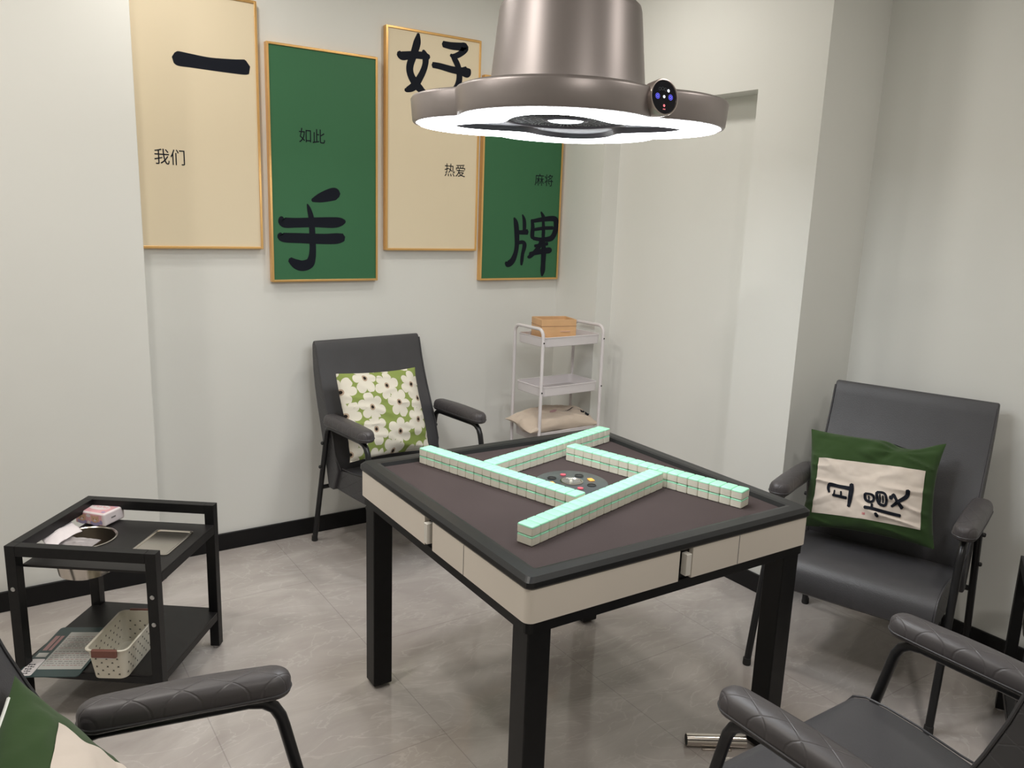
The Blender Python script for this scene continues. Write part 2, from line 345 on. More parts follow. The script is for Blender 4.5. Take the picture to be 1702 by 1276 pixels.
def panel(name, x0, x1, z0, z1, bg, label, strokes, text, tx, tz):
    t = thing(name, label, 'wall art', ((x0+x1)/2, BY, z0), 0)
    fx, fz = (x0+x1)/2, z0
    b = MB(); b.box(x0-fx+.008, x1-fx-.008, -.026, -.002, .008, z1-z0-.008); obj('printed_board', b, bg, t)
    b = MB(); w_ = .010; h = z1-z0; hw = (x1-x0)/2
    b.box(-hw, -hw+w_, -.031, -.0005, 0, h); b.box(hw-w_, hw, -.031, -.0005, 0, h)
    b.box(-hw+w_, hw-w_, -.031, -.0005, 0, w_); b.box(-hw+w_, hw-w_, -.031, -.0005, h-w_, h)
    obj('gold_frame', b, 'gold', t, bevel=.0015)
    b = MB()
    for i, s in enumerate(ST[strokes]): stroke(b, [(p[0]/1000, p[1]/1000, p[2]/1000) for p in s], lambda x, z: (x-fx, -.0265-.00015*i, z-fz))
    obj('brush_character', b, 'ink', t)
    b = MB(); text_mesh(text, .062, Matrix.Translation((tx-fx, -.0268, tz-fz)) @ Matrix.Rotation(PI/2, 4, 'X') @ Matrix.Diagonal((1.0, 1.08, 1, 1)), b)
    obj('small_lettering', b, 'ink', t)
G = None
panel('wall_panel', .562, 1.070, 1.386, 2.404, 'cream_print', 'cream gold-framed wall panel with one horizontal brush stroke, leftmost of the four', 'yi', '我们', .701, 1.749)
panel('wall_panel', 1.105, 1.617, 1.240, 2.256, 'green_print', 'green gold-framed wall panel with a big 手, hung low between two cream panels', 'shou', '如此', 1.301, 1.880)
panel('wall_panel', 1.658, 2.170, 1.385, 2.404, 'cream_print', 'cream gold-framed wall panel with a big 好, partly behind the hanging lamp', 'hao', '热爱', 2.036, 1.775)
panel('wall_panel', 2.194, 2.704, 1.232, 2.252, 'green_print', 'green gold-framed wall panel with a big 牌, rightmost, next to the room corner', 'pai', '麻将', 2.586, 1.757)

# ================================================================= mahjong table
TCX, TCY, TRZ = 1.457, 1.805, math.radians(-1)
table = thing('mahjong_table', 'square mahjong table with brown cloth top, cream apron and four black legs', 'table', (TCX, TCY, 0), TRZ)
HS, ZT, ZF, IN = .4905, .780, .767, .432
b = MB()   # rim: outer edge, flat top, sloping chamfer down to the cloth
def sq(h, z, r=.016): return [(x, y, z) for x, y in rrect(h, h, r, 4)]
b.rings([sq(HS-.004, .752), sq(HS, .757), sq(HS, .770), sq(HS-.010, ZT), sq(HS-.040, ZT), sq(IN+.008, ZT-.002, .006), sq(IN+.002, ZF-.004, .004), sq(IN-.02, ZF-.012, .004), sq(HS-.05, .752)], 0, True, False, False)
obj('rim', b, 'rim', table)
b = MB(); b.rings([sq(IN+.001, ZF-.010, .003), sq(IN+.001, ZF, .003)], 0); obj('playing_cloth', b, 'felt', table)
# apron panels: each side is split by a black gap holding a small pull; corner panels wrap round
b = MB(); b.box(-.474, .474, -.474, .474, .650, .752); obj('machine_case', b, 'black_board', table, bevel=.004)
b = MB(); b.rings([sq(.482, .640), sq(.482, .668)], 0, True, True, False); obj('lower_frame', b, 'black_metal', table)
AP = .4875; r_ = .022; g0, g1 = .0, .045
def side_pt(k, s, off=0.0):          # k-th side, s in -1..1 metres along it (counter-clockwise)
    a = k*PI/2; x, y = s, -(AP+off)
    return (x*math.cos(a)-y*math.sin(a), x*math.sin(a)+y*math.cos(a))
for k in range(4):
    path = []
    s0 = .022                        # panel begins after the gap on side k
    path.append(side_pt(k, s0)); path.append(side_pt(k, AP-r_))
    a = k*PI/2
    for i in range(1, 7):
        t = -PI/2+PI/2*i/6; cx, cy = AP-r_, -(AP-r_)
        x, y = cx+r_*math.cos(t), cy+r_*math.sin(t); path.append((x*math.cos(a)-y*math.sin(a), x*math.sin(a)+y*math.cos(a)))
    path.append(side_pt((k+1) % 4, -.024))
    b = MB(); n_ = len(path)
    inn = [(x*.972, y*.972) for x, y in path]
    vs = [(x, y, z) for z in (.669, .7515) for x, y in path]+[(x, y, z) for z in (.669, .7515) for x, y in inn]
    fs = [(i, i+1, n_+i+1, n_+i) for i in range(n_-1)]+[(2*n_+i+1, 2*n_+i, 3*n_+i, 3*n_+i+1) for i in range(n_-1)]
    fs += [(i+1, i, 2*n_+i, 2*n_+i+1) for i in range(n_-1)]+[(n_+i, n_+i+1, 3*n_+i+1, 3*n_+i) for i in range(n_-1)]+[(0, n_, 3*n_, 2*n_), (n_-1, 3*n_-1, 4*n_-1, 2*n_-1)]
    b.add(vs, fs, 0, True); obj('apron_panel', b, 'beige', table)
    b = MB(); x, y = side_pt(k, 0, -.006); T = Matrix.Translation((x, y, 0)) @ Matrix.Rotation(a, 4, 'Z')
    b.box(-.009, .009, -.016, .004, .683, .742, 0, T); obj('drawer_pull', b, 'handle_white', table, bevel=.002)
    if k % 2 == 0 or True:
        b = MB(); x, y = side_pt(k, .195, .0003); T = Matrix.Translation((x, y, 0)) @ Matrix.Rotation(a, 4, 'Z'); b.box(-.0007, .0007, -.0006, .002, .670, .751, 0, T)
        obj('panel_seam', b, 'print_grey', table)
for sx in (-1, 1):
    for sy in (-1, 1):
        b = MB(); c = .4745-.033
        b.box(sx*c-.033, sx*c+.033, sy*c-.033, sy*c+.033, .010, .645); lg = obj('leg', b, 'black_metal', table, bevel=.004)
        b = MB(); b.lathe([(.014, 0), (.018, .002), (.018, .011)], 16, 0, Matrix.Translation((sx*c, sy*c, 0))); obj('levelling_foot', b, 'rubber', lg)
# centre dial
dc = Matrix.Translation((.020, .032, ZF))
b = MB(); b.lathe([(.113, 0), (.113, .0015), (.110, .003), (.0001, .003)], 64, 0, dc, False); dial = obj('dice_dial', b, 'disc', table)
b = MB(); b.lathe([(.036, .003), (.036, .006), (.032, .0065), (.030, .004), (.0001, .004)], 40, 0, dc, False); obj('dial_ring', b, 'steel', dial)
b = MB(); b.lathe([(.030, .004), (.028, .009), (.020, .012), (.009, .0135), (.0001, .014)], 40, 0, dc, False); obj('dice_dome', b, 'clear', dial)
for dx, dy in ((.008, .006), (-.010, -.004)):
    b = MB(); b.box(dx-.0035, dx+.0035, dy-.0035, dy+.0035, .0042, .0112, 0, dc @ Matrix.Rotation(.4, 4, 'Z')); obj('die', b, 'tile', dial, bevel=.001)
for i in range(8):
    a = math.radians(-13+45*i); px, py = .066*math.cos(a), .066*math.sin(a); T = dc @ Matrix.Translation((px, py, .003)) @ Matrix.Rotation(a, 4, 'Z')
    b = MB()
    if i % 4 == 0: b.box(-.0085, .0085, -.012, .012, 0, .003, 0, T); obj('button', b, 'amber', dial, bevel=.002)
    elif i % 4 == 2: b.lathe([(.009, 0), (.009, .003), (.006, .004)], 20, 0, T); obj('button', b, 'rose', dial)
    else: b.lathe([(.014, 0), (.0145, .002), (.0125, .0022), (.0115, .0004), (.0001, .0004)], 28, 0, T, False); obj('stick_well', b, ['black_plastic'], dial)

# ================================================================= mahjong tiles: four rows of eighteen stacks, two high
TP, TW, TH = .0351, .0495, .0262
def tile_obj():
    b = MB()
    prof = rrect(TP/2-.0004, TW/2, .0035, 3)
    def rg(z, i): return [(x*(1-i/(TP/2)), y*(1-i/(TW/2)), z) for x, y in prof]
    b.rings([rg(0, .0022), rg(.0022, 0), rg(TH*.80, 0)], 0, True, True, True)
    b.rings([rg(TH*.80, 0), rg(TH-.0042, 0), rg(TH-.0026, .0004), rg(TH-.0012, .0012), rg(TH-.0006, .0026)], 1, True, True, True)
    return obj('mahjong_tile', b, ['tile', 'mint'])
ORD = ['first', 'second', 'third', 'fourth', 'fifth', 'sixth', 'seventh', 'eighth', 'ninth', 'tenth', 'eleventh', 'twelfth', 'thirteenth', 'fourteenth', 'fifteenth', 'sixteenth', 'seventeenth', 'eighteenth']
R15 = math.radians(15.4)
da = Vector((math.cos(R15), math.sin(R15), 0)); db = Vector((-math.sin(R15), math.cos(R15), 0))
def fp(x, y): return Vector((x, y, ZF))
rows = [  # start corner, direction, width direction, where, first end
    (fp(1.086, 1.494), da, db, 'the front row', 'left end'),
    (fp(1.153, 2.231), -db, da, 'the left row', 'far end'),
    (fp(1.602, 2.030), -db, da, 'the right row', 'far end'),
    (fp(1.888, 2.137), -da, db, 'the back row', 'right end')]
proto = None
for s0, d, wd, where, end in rows:
    ang = math.atan2(d.y, d.x)
    for lv in (0, 1):
        for i in range(18):
            if proto is None: proto = tile_obj(); o = proto
            else: o = proto.copy(); C.objects.link(o)
            gap = .0012 if i > 4 else 0
            p = s0+d*(TP*(i+.5)+random.uniform(-.0002, .0002))+wd*(TW/2+random.uniform(-.0006, .0006))
            o.location = (p.x, p.y, ZF+.0002+lv*(TH-.0004)); o.rotation_euler = (0, 0, ang)
            tag(o, 'mint-backed mahjong tile, %s from the %s, %s layer of %s' % (ORD[i], end, 'upper' if lv else 'lower', where), 'mahjong tile', 'mahjong tiles stacked in four rows on the table')

# ================================================================= hanging lamp over the table
LZ = 1.809
lamp = thing('pendant_lamp', 'bronze-grey four-lobed ceiling lamp with glowing rim above the mahjong table', 'lamp', (1.385, 1.83, LZ))
def ro(t, c=.172, r=.252):
    p = (t-PI/4+PI/4) % (PI/2)-PI/4
    return c*math.cos(p)+math.sqrt(r*r-(c*math.sin(p))**2)
def ri(t): return .258-.056*math.cos(4*t)
NT = 160
def loop(fn, z, off=0.0): return [((fn(2*PI*k/NT)+off)*math.cos(2*PI*k/NT), (fn(2*PI*k/NT)+off)*math.sin(2*PI*k/NT), z) for k in range(NT)]
def circ(r, z): return [(r*math.cos(2*PI*k/NT), r*math.sin(2*PI*k/NT), z) for k in range(NT)]
b = MB(); b.rings([loop(ro, .004, -.010), loop(ro, 0, -.006), loop(ro, .001, 0), loop(ro, .006, .003), loop(ro, .060, .008), loop(ro, .067, .004), loop(ro, .070, -.004), loop(ro, .072, -.03), circ(.225, .080)], 0, True, False); obj('housing', b, 'lamp', lamp)
b = MB(); b.rings([loop(ro, .003, -.010), loop(ro, -.004, -.016), loop(lambda t: (ro(t)+ri(t))/2, -.008), loop(ri, -.004, .006), loop(ri, .003)], 0, True, False); obj('light_ring', b, 'emit', lamp)
b = MB(); b.rings([loop(ri, .001), loop(ri, .014, -.012), circ(.172, .018)], 0, True, False); obj('centre_plate', b, 'lamp_plate', lamp)
b = MB(); b.rings([circ(.174, .019), circ(.172, .015), circ(.168, .016), circ(.165, .022)], 0, True, False); obj('grille_ring', b, 'lamp_plate', lamp)
b = MB()
for k in range(72):
    a = 2*PI*k/72; T = Matrix.Rotation(a, 4, 'Z'); b.box(.062, .166, -.0018, .0018, .020, .025, 0, T)
for rr in (.08, .098, .116, .134, .150): b.rings([circ(rr, .0195), circ(rr+.003, .0195), circ(rr+.003, .024), circ(rr, .024), circ(rr, .0195)], 0, True, False)
b.rings([circ(.172, .04), circ(.06, .04), circ(.0001, .04)], 0, True, False)
obj('grille', b, 'lamp_grille', lamp)
b = MB(); b.lathe([(.062, .026), (.062, .017), (.056, .015), (.050, .019)], 48, 0, None, False); obj('lens_ring', b, 'lamp_plate', lamp)
b = MB(); b.lathe([(.052, .020), (.045, .016), (.03, .014), (.0001, .013)], 48, 0, None, False); obj('centre_lens', b, 'emit_c', lamp)
b = MB(); b.lathe([(.218, .080), (.220, .084), (.213, .087), (.212, .090), (.191, .292), (.187, .306), (.177, .315), (.166, .319), (.163, .325), (.162, CEIL-LZ-.012)], 72, 0, None, False); drum = obj('drum', b, 'lamp', lamp)
b = MB(); b.lathe([(.20, CEIL-LZ-.012), (.20, CEIL-LZ)], 48, 0, None, True); obj('canopy', b, 'lamp', lamp)
cp = Matrix.Translation((.004, -.362, .043)) @ Matrix.Scale(1.08, 4) @ Matrix.Rotation(math.radians(-3), 4, 'Z') @ Matrix.Rotation(math.radians(84), 4, 'X')
b = MB(); b.lathe([(.036, -.022), (.0385, -.018), (.0395, .012), (.0385, .0145), (.0362, .015), (.0355, .0125), (.034, .0125)], 56, 0, cp, False); pr = obj('control_knob_rim', b, 'panel_rim', lamp)
b = MB(); b.lathe([(.0358, .0125), (.0001, .0127)], 56, 0, cp, False); obj('touch_panel', b, 'glass_black', pr)
b = MB()
def ringlet(x, y, r0, r1, mi):
    T = cp @ Matrix.Translation((x, y, .0131)); b.rings([[(r*math.cos(2*PI*k/20), r*math.sin(2*PI*k/20), 0) for k in range(20)] for r in (r0, r1)], mi, True, False, False, T)
for x in (-.012, -.004, .004): ringlet(x, .0175-abs(x+.004)*.15, .0030, .0036, 3)
ringlet(.0125, .0145, .0, .0031, 0); ringlet(0, .001, 0, .0031, 0)
for x in (-.0185, .0185): ringlet(x, .001, .0018, .0034, 1); ringlet(x, .001, .0052, .0060, 1)
ringlet(0, -.018, .0008, .0028, 2); ringlet(-.002, -.0255, 0, .0012, 2); ringlet(.0018, -.0255, 0, .0012, 2)
obj('lit_icons', b, ['icon_w', 'icon_b', 'icon_r', 'icon_g'], pr)

# ================================================================= armchairs
def armchair():
    t = thing('armchair', '', 'chair')
    W = .266
    def extr(prof, w0, w1, mb=None):
        mb = mb or MB(); n = len(prof); vs = [(x, -w0, z) for x, z in prof]+[(x, w0, z) for x, z in prof]
        mb.add(vs, [(i, (i+1) % n, n+(i+1) % n, n+i) for i in range(n)], 0, True)
        mb.f += [list(range(n))[::-1], list(range(n, 2*n))]; mb.mi += [1, 1]; mb.smooth += [False, False]
        return mb
    seat_p = [(-.185, .405), (-.10, .405), (0, .418), (.10, .430), (.18, .434), (.235, .430), (.268, .415), (.285, .388), (.290, .350), (.284, .318), (.262, .305), (0, .300), (-.185, .300)]
    obj('seat', extr(seat_p, W, W), ['leather', 'leather_side'], t, bevel=.010, seg=3, auto=50)
    back_p = [(-.105, .400), (-.125, .47), (-.155, .56), (-.196, .65), (-.232, .73), (-.260, .80), (-.284, .87), (-.299, .925), (-.308, .955), (-.319, .972), (-.334, .972), (-.343, .955), (-.343, .91), (-.338, .84), (-.324, .76), (-.300, .67), (-.268, .57), (-.235, .46), (-.21, .36), (-.195, .30), (-.15, .30)]
    obj('backrest', extr(back_p, W+.018, W+.018), ['leather', 'leather_side'], t, bevel=.008, seg=3, auto=50)
    for s in (-1, 1):
        b = MB(); b.tube([(x+.001, s*(W+.016 if z > .42 and x < -.10 else W-.001), z+.001) for x, z in catmull([(x, z, 0) for x, z in [(-.188, .985), (-.205, .93), (-.188, .85)][::-1]], 2) and [(x, z) for x, z in back_p[:9]][::-1]+[(-.09, .415)]+seat_p[2:10]], .0032, 6)
        obj('piping', b, 'leather', t)
        # side frame: one bent tube, front leg - rail under the pad - rear leg
        y0, y1 = s*.298, s*.301
        P = [(.320, y1, .012), (.202, y0, .540)]
        P += [(.196, y0, .562), (.184, y0, .584), (.164, y0, .598), (.135, y0, .604)]
        P += [(-.13, y0, .604), (-.152, y0, .599), (-.168, y0, .585), (-.176, y0, .565)]
        P += [(-.31, y1, .012)]
        b = MB(); b.tube(P, .0125, 14); fr = obj('leg_frame', b, 'tube', t)
        for fx in (.3215, -.3115):
            b = MB(); b.lathe([(.0135, 0), (.0148, .003), (.0140, .026)], 14, 0, Matrix.Translation((fx, y1, 0))); obj('foot_cap', b, 'rubber', fr)
        for bx, bz in ((-.197, .52), (-.222, .40)):
            b = MB(); b.lathe([(.008, 0), (.008, .006), (.005, .009)], 12, 0, Matrix.Translation((bx+.006, s*.311, bz)) @ Matrix.Rotation(-s*PI/2, 4, 'X')); obj('bolt_cap', b, 'rubber', fr)
        # padded arm: loft of rounded sections
        R = []
        L0, L1 = -.165, .218
        for i in range(31):
            u = .5-.5*math.cos(PI*i/30); x = L0+(L1-L0)*u
            q = abs(2*u-1); e = math.sqrt(max(0, 1-((q-.80)/.20)**2)) if q > .80 else 1
            e = max(e, .02); hw = (.0355+.003*math.sin(PI*u))*e
            zc = .636+.005*math.sin(PI*u); hh = .029*(max(e, .12)**.5)
            ring = []
            for k in range(20):
                a = 2*PI*k/20; c_, s_ = math.cos(a), math.sin(a)
                ring.append((x, y0+hw*math.copysign(abs(c_)**.66, c_), zc-.004+hh*(1.2*abs(s_)**.85 if s_ > 0 else -.72*abs(s_)**.6)))
            R.append(ring)
        b = MB(); b.rings(R); ap = obj('armrest', b, 'leather_arm', t)
        b = MB()
        loopp = [(r[0][0], y0+(max(p[1] for p in r)-y0)*1.005, .6295) for i, r in enumerate(R)]
        loopm = [(p[0], 2*y0-p[1], p[2]) for p in loopp]
        b.tube(loopp+loopm[::-1], .0020, 6, closed=True); obj('seam', b, 'leather', ap)
        b = MB(); b.box(-.02, .02, y0-.012, y0+.012, .6105, .616); obj('arm_bracket', b, 'black_metal', ap)
    for x_, z_ in ((.12, .292), (-.243, .290)):
        b = MB(); b.tube([(x_, -(.300 if x_ < 0 else .262), z_), (x_, (.300 if x_ < 0 else .262), z_)], .010, 10); obj('stretcher', b, 'tube', t)
    return t
ch0 = armchair()
CH = [((1.587, 3.230), -84, 'dark grey armchair with a flower-print cushion, against the back wall'),
      ((2.615, 1.499), 198, 'dark grey armchair with a green and white cushion, against the right wall'),
      ((1.480, .730), 90, 'dark grey armchair with an empty seat, cut off at the bottom right'),
      ((.188, 1.184), -11, 'dark grey armchair at bottom left, mostly out of frame, one quilted armrest showing')]
for i, (p, a, lab) in enumerate(CH):
    o = ch0 if i == 0 else copy_tree(ch0)
    o.location = (p[0], p[1], 0); o.rotation_euler = (0, 0, math.radians(a)); tag(o, lab, 'chair', 'dark grey armchairs around the table')

# ================================================================= cushions
def place(ci, lx, ly, z, lean, roll, yaw=0):
    (cx, cy), a, _ = CH[ci]; a = math.radians(a)
    F = Vector((math.cos(a), math.sin(a), 0)); Lf = Vector((-F.y, F.x, 0))
    p = Vector((cx, cy, z))+F*lx+Lf*ly
    # local x = viewer's right (the chair's left), y = up, z = the chair's forward
    B = Matrix((Lf, Vector((0, 0, 1)), F)).transposed().to_4x4()
    return Matrix.Translation(p) @ B @ Matrix.Rotation(math.radians(yaw), 4, 'Y') @ Matrix.Rotation(math.radians(-lean), 4, 'X') @ Matrix.Rotation(math.radians(roll), 4, 'Z')
from mathutils import noise
def cushion_fn(hw, hh, T, seed, wr=.006, pinch=.075, folds=None):
    def S(u, v, side=1):
        au, av = abs(u), abs(v)
        x = hw*u*(1-pinch*(1-v*v)*au**3); y = hh*v*(1-pinch*(1-u*u)*av**3)
        t = T*(max(0, 1-au**2.6)**.62)*(max(0, 1-av**2.6)**.62)
        n = noise.fractal(Vector((x*7+seed, y*7, seed)), 1.0, 2.0, 4)
        rid = noise.noise(Vector((x*5+y*16+seed, y*7-x*4, seed*2)))
        z = side*(t+(wr*n+wr*.7*(1-abs(rid)*4)*(1 if abs(rid) < .25 else 0))*min(1, t/T*2.5))
        if folds: z += folds(u, v)*(1 if side > 0 else 0)
        z += .010*math.sin(2.1*u+seed)*av*av+.010*math.sin(2.6*v+seed*3)*au*au
        return (x, y, z)
    return S
def cushion(name, label, S, m, Mx, N=60, grp=None):
    b = MB()
    for side in (1, -1):
        vs = []; fs = []
        for i in range(N+1):
            for j in range(N+1):
                u = -1+2*i/N; v = -1+2*j/N
                u = math.sin(u*PI/2)*.35+u*.65; v = math.sin(v*PI/2)*.35+v*.65
                vs.append(S(u, v, side))
        for i in range(N):
            for j in range(N): q = i*(N+1)+j; fs.append((q, q+N+1, q+N+2, q+1))
        b.add(vs, fs, 0, True)
    o = obj(name, b, m); o.matrix_world = Mx; tag(o, label, 'cushion', grp)
    return o
def patch(S, u0, u1, v0, v1, off, m, parent, name, N=64, wob=0, thick=.0016):
    b = MB(); vs = []; fs = []
    for i in range(N+1):
        for j in range(N+1):
            u = u0+(u1-u0)*i/N; v = v0+(v1-v0)*j/N
            u += wob*math.sin(v*11)*(i/N)**6+wob*.6*math.sin(v*23+1)*(i/N)**6
            x, y, z = S(u, v, 1); vs.append((x, y, z+off))
    for i in range(N):
        for j in range(N): q = i*(N+1)+j; fs.append((q, q+N+1, q+N+2, q+1))
    b.add(vs, fs, 0, True); o = obj(name, b, m, parent)
    return o
S1 = cushion_fn(.213, .200, .060, 3.1, .007, .05, lambda u, v: .010*math.sin(16*(v+.25*u))*max(0, -v-.45))
cu1 = cushion('cushion', 'square cushion printed with white flowers on green, on the back chair', S1, 'flower', place(0, -.055, -.070, .660, 19, -1))
_S2 = cushion_fn(.232, .188, .070, 8.4, .011, .085, lambda u, v: -.024*math.exp(-((u-.36-.25*(v-1))/.09)**2)*max(0, v-.2)+.018*math.exp(-((u-.16-.3*(v-1))/.10)**2)*max(0, v-.3))
def S2(u, v, side=1):
    x, y, z = _S2(u, v, side)
    g = math.exp(-((u-.55)/.28)**2)*max(0, v)**4
    y -= .026*g
    r, a = math.hypot(u-.42, v-.72), math.atan2(v-.72, u-.42)
    if side > 0: z += .0035*math.sin(9*a+2)*math.exp(-((r-.35)/.25)**2)*(1-max(abs(u), abs(v))**6)
    return (x, y, z)
cu2 = cushion('cushion', 'dark green cushion with a white panel reading 且慢, on the chair by the right wall', S2, 'green_cloth', place(1, -.065, -.055, .646, 24, 5))
pu0, pu1, pv0, pv1 = -.78, .83, -.72, .38
patch(S2, pu0, pu1, pv0, pv1, .0022, 'cream_cloth', cu2, 'white_panel')
def onp(s_, t_, off=.0052):
    x, y, z = S2(pu0+(pu1-pu0)*s_, pv1-(pv1-pv0)*t_, 1); return (x, y, z+off)
raw = [[(352, 668, 14), (336, 628, 22), (352, 606, 24), (430, 622, 22), (528, 640, 26)], [(385, 692, 14), (440, 702, 18), (505, 716, 18)], [(398, 652, 10), (398, 694, 12)], [(455, 664, 12), (460, 708, 12)],
       [(532, 604, 26), (538, 650, 30), (536, 710, 28), (530, 785, 20)],
       [(655, 682, 16), (662, 726, 18), (700, 748, 16), (728, 738, 16), (726, 705, 16), (700, 688, 14), (655, 682, 14)], [(688, 702, 10), (692, 740, 10)],
       [(748, 672, 18), (762, 735, 18), (786, 768, 18), (826, 772, 16), (828, 715, 16), (800, 678, 16), (748, 672, 16)], [(776, 690, 10), (784, 750, 10)], [(800, 700, 10), (806, 756, 10)],
       [(990, 655, 26), (982, 700, 26), (930, 740, 22), (872, 782, 14)], [(856, 700, 14), (866, 722, 20), (880, 690, 16), (910, 735, 18), (955, 792, 24)],
       [(664, 792, 22), (720, 800, 20), (800, 820, 20), (880, 838, 20), (945, 850, 20)], [(720, 764, 14), (722, 800, 16)], [(756, 838, 16), (768, 860, 22), (770, 870, 12)]]
raw += []
def pn(x, y): return ((x-205)/900, (y-378-(x-235)*.134)/455)
b = MB()
for s in raw:
    q = [(*pn(x, y), w_/900) for x, y, w_ in s]
    # widths are along a non-square panel: work in square units, then scale back
    stroke(b, [(x*1.9, y, w_*2.5) for x, y, w_ in q], lambda x, y: onp(x/1.9, y), 0, 5)
obj('ink_lettering', b, 'ink', cu2)
b = MB()
for dx, dy in ((-.008, -.012), (.008, -.012), (-.008, .012), (.008, .012), (0, 0)):
    s0_, t0_ = pn(660, 843); stroke(b, [((s0_+dx)*1.9-.008, t0_+dy, .011), ((s0_+dx)*1.9+.012, t0_+dy+.004, .011)], lambda x, y: onp(x/1.9, y), 0, 2)
obj('red_seal', b, 'rose', cu2)
S3 = cushion_fn(.225, .215, .070, 5.7, .006, .06)
cu3 = cushion('cushion', 'green cushion with a cream panel and pale zip, at the bottom left corner', S3, 'green_cloth', place(3, -.125, -.02, .610, 35, 0))
patch(S3, -.66, .56, -.75, .66, .0022, 'cream_cloth', cu3, 'cream_panel', wob=.035)
b = MB(); b.tube([S3(-1+2*i/24, 1, 1) for i in range(3, 22)], .0028, 6); obj('zip', b, 'zip', cu3)

# ================================================================= black service carts
def service_cart():
    t = thing('service_cart', '', 'cart')
    hx, hy, p = .233, .222, .0165
    for sx in (-1, 1):
        for sy in (-1, 1):
            b = MB(); b.box(sx*(hx-p)-p, sx*(hx-p)+p, sy*(hy-p)-p, sy*(hy-p)+p, .008, .545); lg = obj('leg', b, 'black_metal', t, bevel=.0015)
            b = MB(); b.lathe([(.010, 0), (.012, .001), (.012, .009)], 12, 0, Matrix.Translation((sx*(hx-p), sy*(hy-p), 0))); obj('foot_pad', b, 'white_metal', lg)
            for z_ in (.405,) if sy > 0 or sx < 0 else (.405, .315):
                for (ax_, bx_, by_) in (('X', sx*(hx-p), sy*hy),):
                    b = MB(); b.lathe([(.007, 0), (.007, .0012), (.004, .003)], 14, 0, Matrix.Translation((bx_, by_, z_)) @ Matrix.Rotation(-sy*PI/2, 4, 'X')); obj('bolt', b, 'bolt', lg)
    for s in (-1, 1):
        b = MB(); b.box(-hx+2*p, hx-2*p, s*(hy-p)-p, s*(hy-p)+p, .512, .545); obj('top_rail', b, 'black_metal', t, bevel=.0015)
        if s: b = MB(); b.box(s*(hx-p)-p, s*(hx-p)+p, -hy+2*p, hy-2*p, .512 if s < 0 else .440, .545 if s < 0 else .470); obj('top_rail' if s < 0 else 'tray_rail', b, 'black_metal', t, bevel=.0015)
        b = MB(); b.box(-hx+2*p, hx-2*p, s*(hy-p)-p*.9, s*(hy-p)+p*.9, .112, .136); obj('lower_rail', b, 'black_metal', t, bevel=.0015)
        b = MB(); b.box(s*(hx-p)-p*.9, s*(hx-p)+p*.9, -hy+2*p, hy-2*p, .112, .136); obj('lower_rail', b, 'black_metal', t, bevel=.0015)
    b = MB(); b.box(-hx+.004, hx-.036, -hy+.004, hy-.004, .136, .142); b.box(hx-.036, hx-.002, -hy+2*p, hy-2*p, .136, .142); obj('lower_shelf', b, 'black_board', t)
    return t, hx, hy
cart, chx, chy = service_cart()
# tray top with a round hole and a rectangular hole
HB, HR = (-.132, .022, .094), (.130, .022, .060, .094)
def tray_plate(parent):
    bm = bmesh.new()
    def lp(pts):
        vs = [bm.verts.new((x, y, .470)) for x, y in pts]; return [bm.edges.new((vs[i], vs[(i+1) % len(vs)])) for i in range(len(vs))]
    E = lp([(-chx+.031, -chy+.031), (chx-.001, -chy+.031), (chx-.001, chy-.031), (-chx+.031, chy-.031)])
    E += lp([(HB[0]+(HB[2]-.0015)*math.cos(2*PI*k/48), HB[1]+(HB[2]-.0015)*math.sin(2*PI*k/48)) for k in range(48)])
    E += lp([(HR[0]+x, HR[1]+y) for x, y in rrect(HR[2]-.002, HR[3]-.002, .010, 4)])
    bmesh.ops.triangle_fill(bm, use_beauty=True, edges=E); bmesh.ops.recalc_face_normals(bm, faces=bm.faces)
    me = bpy.data.meshes.new('tray_top'); bm.to_mesh(me); bm.free(); me.materials.append(M['black_board'])
    o = bpy.data.objects.new('tray_top', me); C.objects.link(o); o.parent = parent
    s = o.modifiers.new('s', 'SOLIDIFY'); s.thickness = .008; s.offset = 0
tray_plate(cart)
b = MB(); b.lathe([(HB[2]+.004, .474), (HB[2]+.005, .4765), (HB[2], .477), (HB[2]-.003, .474), (HB[2]-.005, .40), (HB[2]-.012, .365), (HB[2]-.025, .357), (.0001, .356)], 56, 0, Matrix.Translation((HB[0], HB[1], 0)), False)
b.lathe([(HB[2]-.0015, .466), (HB[2]-.0035, .40), (HB[2]-.0105, .363), (HB[2]-.025, .355), (.0001, .354)], 56, 0, Matrix.Translation((HB[0], HB[1], 0)), False)
obj('round_bin', b, 'steel', cart)
b = MB(); R = []
for hx_, hy_, z_, r_c in ((.0645, .0985, .4745, .012), (.065, .099, .4765, .012), (.060, .094, .4775, .010), (.055, .089, .4745, .010), (.049, .082, .438, .012), (.042, .075, .433, .010)):
    R.append([(HR[0]+x, HR[1]+y, z_) for x, y in rrect(hx_, hy_, r_c, 5)])
b.rings(R, 0, True, True); o = obj('ashtray_well', b, 'steel', cart)
# the full plate copy keeps the same parts
cart2 = copy_tree(cart)
cart.location = (.319, 2.731, 0); cart.rotation_euler = (0, 0, math.radians(-36.8)); tag(cart, 'black metal service cart at left with sunken steel bin and lower shelf', 'cart')
a2 = math.radians(-62); v = Matrix.Rotation(a2, 3, 'Z') @ Vector((-chx, chy, 0))
cart2.location = (2.752-v.x, 1.078-v.y, 0); cart2.rotation_euler = (0, 0, a2); tag(cart2, 'black square-legged cart at the right edge of the photo, only one leg showing', 'cart')

